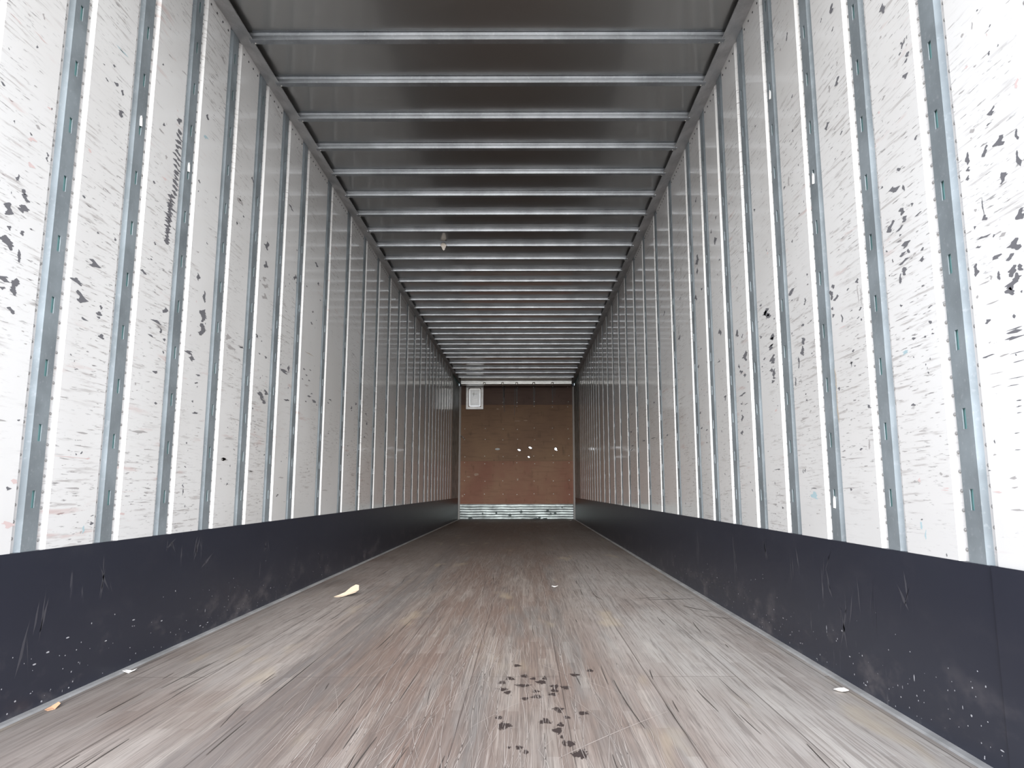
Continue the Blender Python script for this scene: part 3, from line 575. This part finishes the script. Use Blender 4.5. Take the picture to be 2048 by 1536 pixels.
M['scuff_ply'] = plain('pale_plywood_scuff', (0.36, 0.24, 0.17), 0.6)
bm = bmesh.new()
for x, z, a, b2 in ((-0.90, 0.98, 0.05, 0.028), (-1.07, 0.93, 0.035, 0.02), (-1.2, 0.51, 0.02, 0.03), (-0.43, 2.44, 0.025, 0.02), (0.02, 0.88, 0.02, 0.02), (0.02, 2.17, 0.07, 0.008), (0.2, 2.18, 0.04, 0.012)):
    blob(bm, (x, z), a, b2, 'y', off=YF - 0.0006)
flip_fix(bm); obj('pale_scuffs', bm, M['scuff_ply'], fw)['kind'] = 'stuff'
# daylight holes torn through the front wall
def cut(o, cbm):
    cme = bpy.data.meshes.new('cut'); cbm.to_mesh(cme); cbm.free()
    co = bpy.data.objects.new('cut', cme); C.objects.link(co)
    md = o.modifiers.new('cut', 'BOOLEAN'); md.operation = 'DIFFERENCE'; md.object = co; md.solver = 'EXACT'
    bpy.context.view_layer.update()
    ev = o.evaluated_get(bpy.context.evaluated_depsgraph_get())
    me = bpy.data.meshes.new_from_object(ev)
    o.modifiers.remove(md); o.data = me
    bpy.data.objects.remove(co); bpy.data.meshes.remove(cme)
holes = []
for (c, a, b2) in (((0.053, 1.521), 0.036, 0.018), ((0.301, 1.572), 0.034, 0.021), ((0.869, 1.545), 0.026, 0.032), ((0.888, 1.522), 0.022, 0.016), ((0.268, 1.366), 0.022, 0.017)):
    ring = []
    for i in range(12):
        t = 2 * math.pi * i / 12; k = 1 + random.uniform(-0.16, 0.16)
        ring.append((c[0] + a * k * math.cos(t) , c[1] + b2 * k * math.sin(t) - (a * 0.35 * math.cos(t) if c[0] < 0.5 else 0)))
    holes.append(ring)
for tgt in (mid_sheet, fw):
    for ring in holes:
        bm = bmesh.new()
        prism(bm, ring, 'z', [-0.2, 0.05])
        for v in bm.verts: v.co = Vector((v.co.x, YF - v.co.z, v.co.y))
        flip_fix(bm); cut(tgt, bm)
for ring in holes:
    if ring is holes[3]: continue
    cx_ = sum(p[0] for p in ring) / 12; cz_ = sum(p[1] for p in ring) / 12
    bm = bmesh.new()
    inn = [bm.verts.new((p[0], YF - 0.0004, p[1])) for p in ring]
    mid_ = [bm.verts.new((cx_ + (p[0] - cx_) * 1.12, YF - 0.004, cz_ + (p[1] - cz_) * 1.12)) for p in ring]
    out = [bm.verts.new((cx_ + (p[0] - cx_) * random.uniform(1.25, 1.6), YF - 0.0004, cz_ + (p[1] - cz_) * random.uniform(1.25, 1.6))) for p in ring]
    for A, B in ((inn, mid_), (mid_, out)):
        for i in range(12): bm.faces.new((A[i], A[(i + 1) % 12], B[(i + 1) % 12], B[i]))
    flip_fix(bm); obj('torn_rim', bm, M['streak'], fw)['label'] = 'splintered rim of a daylight hole'
bm = bmesh.new()
ring = [(-0.429 + 0.055 * math.cos(2 * math.pi * i / 16), 1.541 + 0.024 * math.sin(2 * math.pi * i / 16)) for i in range(16)]
prism(bm, [(x, z) for x, z in ring], 'z', [0, 0.004])
for v in bm.verts: v.co = Vector((v.co.x, YF - 0.0003 - v.co.z, v.co.y))
flip_fix(bm)
M['greypatch'] = plain('grey_oval_patch', (0.42, 0.43, 0.42), 0.5)
tag(obj('oval_patch', bm, M['greypatch']), 'flat grey oval patch on the plywood wall, left of the bright daylight holes', 'patch')

# kick plate: ribbed galvanised sheet across the foot of the front wall
bm = bmesh.new(); ring = [(YF - 0.0005, 0.003)]
for k in range(6):
    z = 0.010 + 0.0535 * k
    ring += [(YF - 0.006, z + 0.002), (YF - 0.006, z + 0.016), (YF - 0.032, z + 0.020), (YF - 0.032, z + 0.036), (YF - 0.016, z + 0.046)]
ring += [(YF - 0.014, 0.332), (YF - 0.0005, 0.334)]
prism(bm, ring, 'x', [-1.25 + 2.495 * i / 60 for i in range(61)])
for v in bm.verts:
    if v.co.y < YF - 0.005: v.co.y += 0.003 * math.sin(v.co.x * 9 + v.co.z * 20) * math.sin(v.co.x * 3.1) ; v.co.z += 0.002 * math.sin(v.co.x * 14)
    v.co.y = min(v.co.y, YF - 0.0005); v.co.z = max(v.co.z, 0.002)
kp = tag(obj('trim_5', bm, M['front_zinc']), 'ribbed galvanised kick plate at the foot of the front wall', 'kick plate', kind='structure')
bm = bmesh.new()
for x, z, a, b2 in ((-1.02, 0.03, 0.05, 0.022), (0.42, 0.02, 0.06, 0.018), (0.5, 0.035, 0.035, 0.02), (0.62, 0.02, 0.05, 0.014), (0.75, 0.12, 0.02, 0.03), (-0.45, 0.15, 0.025, 0.03), (-0.15, 0.10, 0.03, 0.03), (0.10, 0.16, 0.03, 0.03), (0.68, 0.19, 0.03, 0.03), (0.85, 0.13, 0.03, 0.025), (1.0, 0.26, 0.02, 0.02), (-0.75, 0.12, 0.02, 0.03)):
    blob(bm, (x, z), a, b2, 'y', off=YF - 0.037)
flip_fix(bm); obj('dent_shade', bm, M['dent'], kp)['kind'] = 'stuff'  # flat dark patches, the shading of dents painted on
# header across the top
bm = bmesh.new()
prism(bm, [(15.0, 2.896), (15.0, 2.935), (14.985, 2.938), (14.985, 2.958), (14.90, Z_CEIL + rise(14.9) - 0.001), (15.3, Z_CEIL + rise(15.3) - 0.001), (15.3, 2.90), (15.05, 2.896)], 'x', [-1.19 + 2.38 * i / 24 for i in range(25)])
hd = tag(obj('trim_6', bm, M['header']), 'bright galvanised header across the top of the front wall', 'header', kind='structure')
bm = bmesh.new()
for x in SX[1:-1]: dome(bm, (x * 0.96, 15.0, 2.912), (0, -1, 0), 0.03, 0.008, 10)
flip_fix(bm); obj('bolt_row', bm, M['screw'], hd, True)
# corner posts
for s, k in ((-1, 7), (1, 8)):
    nm = 'left' if s < 0 else 'right'
    bm = bmesh.new(); ring = [(1.305, 14.2), (1.290, 14.2)]
    y = 14.22
    while y < 15.5: ring += [(1.290, y), (1.282, y + 0.02), (1.282, y + 0.10), (1.290, y + 0.12)]; y += 0.16
    ring += [(1.284, 15.57), (1.284, YF - 0.0006), (1.305, YF - 0.0006)]
    prism(bm, [(s * a, b2) for a, b2 in ring], 'z', [SKT + 0.001, 2.94])
    cp = tag(obj('trim_%d' % k, bm, M['corner']), 'ribbed galvanised corner post at the front %s corner' % nm, 'corner post', kind='structure')
    bm = bmesh.new(); ring = [(1.2835, 15.655), (1.262, 15.70), (1.249, YF - 0.0006), (1.2835, YF - 0.0006)]
    prism(bm, [(s * a, b2) for a, b2 in ring], 'z', [0.001, 2.94])
    obj('edge_angle', bm, M['lit_edge'], cp)['label'] = 'pale angle strip along the plywood'  # bevel facing the doors; its brightness is put into the pale colour
    if s < 0:   # small bent hook on the left corner
        bm = bmesh.new(); pr = []
        for i in range(9):
            t = i / 8; pr.append(Vector((-1.262 + 0.11 * t, 15.70 - 0.10 * math.sin(t * 2.5), 1.80 + 0.03 * math.sin(t * 5))))
        for a, b2 in zip(pr, pr[1:]):
            d = (b2 - a).normalized(); u1 = d.orthogonal().normalized() * 0.008; u2 = d.cross(u1)
            r0 = [bm.verts.new(a + u1 * math.cos(q) + u2 * math.sin(q)) for q in (0, 1.57, 3.14, 4.71)]; r1 = [bm.verts.new(b2 + u1 * math.cos(q) + u2 * math.sin(q)) for q in (0, 1.57, 3.14, 4.71)]
            for i in range(4): bm.faces.new((r0[i], r0[(i + 1) % 4], r1[(i + 1) % 4], r1[i]))
        flip_fix(bm); obj('hook', bm, M['screw'], cp)

# ------------------------------------------------------------------ framed vent in the upper left corner
VX0, VX1, VZ0, VZ1 = -1.142, -0.748, 2.430, 2.971
vx, vz = (VX0 + VX1) / 2, (VZ0 + VZ1) / 2
vent = bpy.data.objects.new('wall_vent', None); C.objects.link(vent); vent.location = (vx, YF, VZ0)
tag(vent, 'silver framed vent with white pressed door, upper left corner of the plywood wall', 'vent')
def rrect(a, b2, r, n=5):
    out = []
    for cx_, cz_, a0 in ((a - r, b2 - r, 0), (-a + r, b2 - r, 90), (-a + r, -b2 + r, 180), (a - r, -b2 + r, 270)):
        for i in range(n + 1):
            t = math.radians(a0 + 90 * i / n); out.append((cx_ + r * math.cos(t), cz_ + r * math.sin(t)))
    return out
HA, HB = (VX1 - VX0) / 2, (VZ1 - VZ0) / 2
def loft(bm, loops, cap=True):
    rows = [[bm.verts.new((p[0], y, p[1] + HB)) for p in lp] for lp, y in loops]
    n = len(rows[0])
    for a, b2 in zip(rows, rows[1:]):
        for i in range(n): bm.faces.new((a[i], a[(i + 1) % n], b2[(i + 1) % n], b2[i]))
    if cap: bm.faces.new(rows[-1])
    return rows
bm = bmesh.new()
loft(bm, [(rrect(HA, HB, 0.008), -0.0005), (rrect(HA, HB, 0.008), -0.028), (rrect(HA - 0.006, HB - 0.006, 0.008), -0.032),
          (rrect(HA - 0.052, HB - 0.052, 0.01), -0.032), (rrect(HA - 0.056, HB - 0.056, 0.01), -0.028), (rrect(HA - 0.056, HB - 0.056, 0.01), -0.0005)], False)
flip_fix(bm); obj('vent_frame', bm, M['rail'] if False else zinc('vent_frame_aluminium', (0.60, 0.59, 0.585), 0.4, 0.4), vent)
bm = bmesh.new()
da, db = HA - 0.068, HB - 0.064
bm.faces.new([bm.verts.new((p[0], -0.012, p[1] + HB)) for p in rrect(da - 0.030, db - 0.030, 0.02)])
for f in bm.faces:
    f.normal_update()
    if f.normal.y > 0: f.normal_flip()
dr = obj('vent_door', bm, M['vent_white'], vent); dr['label'] = 'grey white pressed vent door'
bm = bmesh.new()
loft(bm, [(rrect(da, db, 0.03), -0.004), (rrect(da, db, 0.03), -0.020), (rrect(da - 0.006, db - 0.006, 0.03), -0.026), (rrect(da - 0.020, db - 0.022, 0.025), -0.026), (rrect(da - 0.030, db - 0.030, 0.02), -0.012)], False)
flip_fix(bm); obj('door_rim', bm, M['vent_rim'], dr)['label'] = 'bright white raised rim'
for tgt in (top_sheet, mid_sheet, fw):  # opening added behind the vent to brighten its door and rim
    bm = bmesh.new(); prism(bm, [(vx + p[0], vz + p[1]) for p in rrect(da - 0.001, db - 0.001, 0.029)], 'z', [-0.2, 0.004])
    for v in bm.verts: v.co = Vector((v.co.x, YF - v.co.z, v.co.y))
    flip_fix(bm); cut(tgt, bm)
bm = bmesh.new()
for cx_ in (-0.045, 0.0, 0.045):
    for k in range(4): box(bm, cx_ - 0.015, cx_ + 0.015, -0.0155, -0.012, 0.165 + 0.026 * k, 0.177 + 0.026 * k)
flip_fix(bm); obj('pressed_louvres', bm, M['pressed'], dr)
bm = bmesh.new()
box(bm, -0.06, 0.045, -0.017, -0.012, 0.345, 0.357); box(bm, -0.03, -0.015, -0.018, -0.0125, 0.30, 0.40)
flip_fix(bm); obj('latch_cross', bm, M['white_hole'], dr)

# ------------------------------------------------------------------ floor: oil drips, scratches, cracks
bm = bmesh.new()
for (x, y, wx, wy) in OIL:
    n = 44; pts = []; ph = random.uniform(0, 6)
    for i in range(n):
        a = 2 * math.pi * i / n; k = 0.92 + 0.16 * math.sin(3 * a + ph) + random.uniform(-0.26, 0.24)
        pts.append((x + wx / 2 * k * math.cos(a), y + wy / 2 * k * math.sin(a)))
    bm.faces.new([bm.verts.new((p[0], p[1], 0.0007)) for p in pts])
    for _ in range(3):
        a = random.uniform(0, 6.28); q = (x + wx * 0.62 * math.cos(a), y + wy * 0.62 * math.sin(a)); r = wx * random.uniform(0.05, 0.10)
        bm.faces.new([bm.verts.new((q[0] + r * math.cos(2 * math.pi * i / 7), q[1] + 0.8 * r * math.sin(2 * math.pi * i / 7), 0.0007)) for i in range(7)])
obj('oil_drips', bm, M['oil'], floor)['kind'] = 'stuff'
def strokes(name, mt, specs, zz):
    bm = bmesh.new()
    for (x, y, L, ang, bend, wd) in specs:
        n = 7; pr = None
        for i in range(n + 1):
            t = i / n; a = ang + bend * (t - 0.5)
            c = Vector((x + math.sin(ang) * L * (t - 0.5) + math.cos(ang) * bend * L * (t - 0.5) ** 2, y + math.cos(ang) * L * (t - 0.5), zz))
            nrm = Vector((math.cos(a), -math.sin(a), 0)) * wd / 2 * (0.35 + 1.3 * t * (1 - t) * 2)
            cur = (bm.verts.new(c - nrm), bm.verts.new(c + nrm))
            if pr: bm.faces.new((pr[0], pr[1], cur[1], cur[0]))
            pr = cur
    for f in bm.faces:
        f.normal_update()
        if f.normal.z < 0: f.normal_flip()
    o = obj(name, bm, mt, floor); o['kind'] = 'stuff'
R = random.Random(3); sp = []
for k in range(1500):
    y = 1.5 + R.random() ** 1.4 * 6.0; x = R.gauss(0.02, 0.30)
    if abs(x) > 1.15: continue
    sp.append((x, y, R.uniform(0.04, 0.32) * (1 + R.random()), R.gauss(0, 0.06 if R.random() < 0.92 else 0.35), R.gauss(0, 0.10), R.uniform(0.0006, 0.0016)))
for x, L in ((0.045, 1.1), (0.062, 0.9), (-0.02, 0.8), (0.33, 0.7)): sp.append((x, 2.9, L, 0.01, 0.02, 0.0028))
sp.append((0.43, 2.02, 0.5, 0.75, 0.1, 0.003))
strokes('scratches', M['scratch'], sp, 0.0011)
sp = [(1.05, 4.35, 0.30, 1.45, 0.2, 0.012), (0.93, 4.4, 0.16, 1.3, -0.3, 0.010), (1.12, 4.02, 0.22, -0.5, 0.3, 0.010), (1.17, 3.75, 0.16, -0.9, -0.2, 0.008), (0.62, 4.5, 0.3, -0.1, 0.1, 0.006),
      (-0.42, 3.2, 0.35, 0.03, 0, 0.004), (-0.62, 2.6, 0.5, 0.0, 0, 0.003), (-0.2, 2.5, 0.4, 0.02, 0, 0.003), (0.5, 2.3, 0.5, -0.05, 0.05, 0.004), (0.62, 2.1, 0.35, -0.03, 0.03, 0.004), (-0.95, 4.7, 0.16, 1.3, 0.1, 0.008)]
for k in range(90):
    sp.append((R.uniform(-1.1, 1.1), 1.6 + R.random() ** 1.3 * 5, R.uniform(0.05, 0.35), R.gauss(0, 0.05), 0.02, R.uniform(0.0015, 0.004)))
strokes('cracks', M['crack'], sp, 0.0009)
# pale nicks low on the scuff boards
for s in (-1, 1):
    bm = bmesh.new(); Q = random.Random(11 + s)
    for k in range(230):
        y = 1.45 + Q.random() ** 2.0 * 4.0; z = 0.015 + abs(Q.gauss(0, 0.11)); 
        if z > 0.44 or (s > 0 and y < 1.72): continue
        r = Q.uniform(0.0009, 0.0030); el = Q.choice((1, 1, 1, 1.3, 1.6, 1, 3.5)); up = Q.random() < 0.3
        a, b2 = (r, r * el) if up else (r * el, r)
        pts = [(y + a * math.cos(2 * math.pi * i / 7) * Q.uniform(.7, 1.2), z + b2 * math.sin(2 * math.pi * i / 7) * Q.uniform(.7, 1.2)) for i in range(7)]
        if min(p[1] for p in pts) < 0.009: continue
        f = bm.faces.new([bm.verts.new((s * (HW - 0.0005), p[0], p[1])) for p in (pts if s < 0 else pts[::-1])])
    rb = bmesh.new()
    spots = ((2.55, 0.36, 0.10), (3.0, 0.42, 0.06), (3.22, 0.40, 0.12), (3.35, 0.30, 0.09), (4.1, 0.33, 0.10), (2.2, 0.25, 0.16), (5.2, 0.2, 0.2)) if s < 0 else \
            ((2.35, 0.30, 0.14), (2.48, 0.22, 0.16), (2.62, 0.36, 0.10), (2.95, 0.31, 0.12), (3.3, 0.36, 0.14), (3.75, 0.30, 0.2), (2.1, 0.33, 0.08), (4.6, 0.25, 0.22))
    for y, z, L_ in spots:
        for k in range(5):
            yy, zz = y + Q.gauss(0, 0.03), z + Q.gauss(0, 0.03); l2 = L_ * Q.uniform(0.3, 0.6); w2 = Q.uniform(0.0012, 0.0045); lean = Q.gauss(0, 0.02)
            zz = max(l2 + 0.02, min(SKT - 0.02 - l2, zz))
            pts = [(yy - lean, zz - l2), (yy + w2, zz - l2 * 0.3), (yy + w2 * 0.7 + lean * 0.5, zz + l2 * 0.5), (yy + lean, zz + l2), (yy - w2 * 0.8, zz + l2 * 0.2)]
            rb.faces.new([rb.verts.new((s * (HW - 0.0004), p[0], p[1])) for p in (pts if s < 0 else pts[::-1])])
    o = obj('grey_rubs', rb, M['board_rub'], walls[s, 'b']); o['kind'] = 'stuff'
    o = obj('pale_nicks', bm, M['nick'], walls[s, 'b']); o['kind'] = 'stuff'

# ------------------------------------------------------------------ small loose things
def sheetlet(name, pts, zf, mt, loc, rz, label, cat, thick=0.0012):
    """a small curled scrap: outline points (x, y), zf(x, y) lifts it"""
    bm = bmesh.new(); n = len(pts)
    cxm = sum(p[0] for p in pts) / n; cym = sum(p[1] for p in pts) / n
    loops = []
    for dz in (0, thick):
        rings = []
        for k in (1.0, 0.66, 0.33):
            rings.append([bm.verts.new((cxm + (p[0] - cxm) * k, cym + (p[1] - cym) * k, zf(cxm + (p[0] - cxm) * k, cym + (p[1] - cym) * k) + dz)) for p in pts])
        c = bm.verts.new((cxm, cym, zf(cxm, cym) + dz))
        for a, b2 in zip(rings, rings[1:]):
            for i in range(n): bm.faces.new((a[i], a[(i + 1) % n], b2[(i + 1) % n], b2[i]))
        for i in range(n): bm.faces.new((rings[-1][i], rings[-1][(i + 1) % n], c))
        loops.append(rings[0])
    for i in range(n): bm.faces.new((loops[0][i], loops[0][(i + 1) % n], loops[1][(i + 1) % n], loops[1][i]))
    flip_fix(bm)
    o = obj(name, bm, mt, None); o.location = loc; o.rotation_euler = (0, 0, rz)
    tag(o, label, cat); return o
leaf_pts = [(-0.075, -0.02), (-0.05, -0.035), (-0.02, -0.036), (0.02, -0.03), (0.055, -0.026), (0.072, 0.0), (0.066, 0.045), (0.045, 0.06), (0.018, 0.05), (-0.015, 0.02), (-0.045, 0.006), (-0.066, -0.005)]
sheetlet('dry_leaf', leaf_pts, lambda x, y: 0.0004 + max(0, x + 0.03) * 0.30 + max(0, y + 0.01) * 0.55, M['leaf'], (-0.912, 4.49, 0.0006), 0.1, 'curled dry tan leaf lying on the floor near the left scuff board', 'leaf')
chipo = [(-0.02, -0.01), (0.0, -0.014), (0.02, -0.008), (0.024, 0.006), (0.006, 0.013), (-0.016, 0.009)]
M['orange'] = plain('orange_tan_leaf', (0.62, 0.36, 0.22), 0.7)
sheetlet('leaf_scrap', chipo, lambda x, y: 0.0004 + max(0, x) * 0.5, M['orange'], (-1.235, 2.24, 0.0006), 1.2, 'small orange leaf scrap on the floor at the near left scuff board', 'leaf')
sheetlet('paper_scrap', chipo, lambda x, y: 0.0004 + abs(x) * 0.4, M['tape'], (-1.240, 2.667, 0.0006), 0.3, 'small pinkish white paper scrap on the left metal floor strip', 'scrap')
sheetlet('paper_scrap', chipo, lambda x, y: 0.0004 + abs(y) * 0.8, M['tape'], (1.211, 2.399, 0.0006), 2.2, 'small white scrap on the floor beside the near right scuff board', 'scrap')
sheetlet('paper_scrap', chipo, lambda x, y: 0.0004 + abs(x) * 0.3, M['tape'], (0.386, 4.898, 0.0006), 0.0, 'small white paper scrap on the bare floor right of the middle', 'scrap')
sheetlet('paper_scrap', [(p[0] * 2, p[1] * 3) for p in chipo], lambda x, y: 0.0004 + abs(x) * 0.2, M['tape'], (1.13, 15.15, 0.0006), 0.4, 'pale scrap on the floor in the far right corner', 'scrap')
# crumpled tan paper caught on a roof bow
bm = bmesh.new(); Q = random.Random(5)
bmesh.ops.create_icosphere(bm, subdivisions=3, radius=1)
for v in bm.verts:
    k = 1 + 0.16 * math.sin(7 * v.co.x + 3 * v.co.z) + 0.12 * math.sin(11 * v.co.z + 5 * v.co.x) + Q.uniform(-0.05, 0.05)
    tz = (v.co.z + 1) / 2
    v.co = Vector((v.co.x * k * 0.030 * (0.45 + 0.6 * tz) + 0.008 * (1 - tz), v.co.y * k * 0.010 - 0.012 * (1 - tz), v.co.z * 0.040))
by = bow_y[9]
pp = obj('paper_tag', bm, M['paper']); pp.location = (-0.579, by - 0.037, Z_CEIL + rise(by) - 0.046)
tag(pp, 'crumpled tan paper tag hanging from a roof bow left of the middle', 'paper')
# torn white tape left in the post slots
tp = [(-0.006, -0.02), (0.005, -0.018), (0.007, 0.0), (0.004, 0.016), (-0.003, 0.022), (-0.007, 0.006)]
for s, y, z, lb in ((-1, 2.5265, 2.053, 'torn white tape in a slot of the second post from the photo\'s left edge'),
                    (-1, 2.92, 2.051, 'torn white tape in a slot of the third post from the photo\'s left edge'),
                    (1, 2.92, 2.389, 'torn white tape high in a slot of the fourth post from the photo\'s right edge'),
                    (1, 2.53, 1.814, 'torn white tape in an upper slot of the third post from the photo\'s right edge'),
                    (1, 2.53, 0.603, 'torn white tape in the lowest slot of the third post from the photo\'s right edge')):
    pyc = min(posts_y, key=lambda q: abs(q - y)) + 0.004
    bm = bmesh.new(); n = len(tp)
    r0 = [bm.verts.new((s * (1.2856 - 0.004 * abs(math.sin(i * 1.3))), pyc + a, z + b2)) for i, (a, b2) in enumerate(tp)]
    r1 = [bm.verts.new((v.co.x + s * 0.0035, v.co.y, v.co.z)) for v in r0]
    for i in range(n): bm.faces.new((r0[i], r0[(i + 1) % n], r1[(i + 1) % n], r1[i]))
    bm.faces.new(r0); bm.faces.new(r1[::-1]); flip_fix(bm)
    tag(obj('torn_tape', bm, M['tape']), lb, 'tape', 'torn tape left in the post slots')
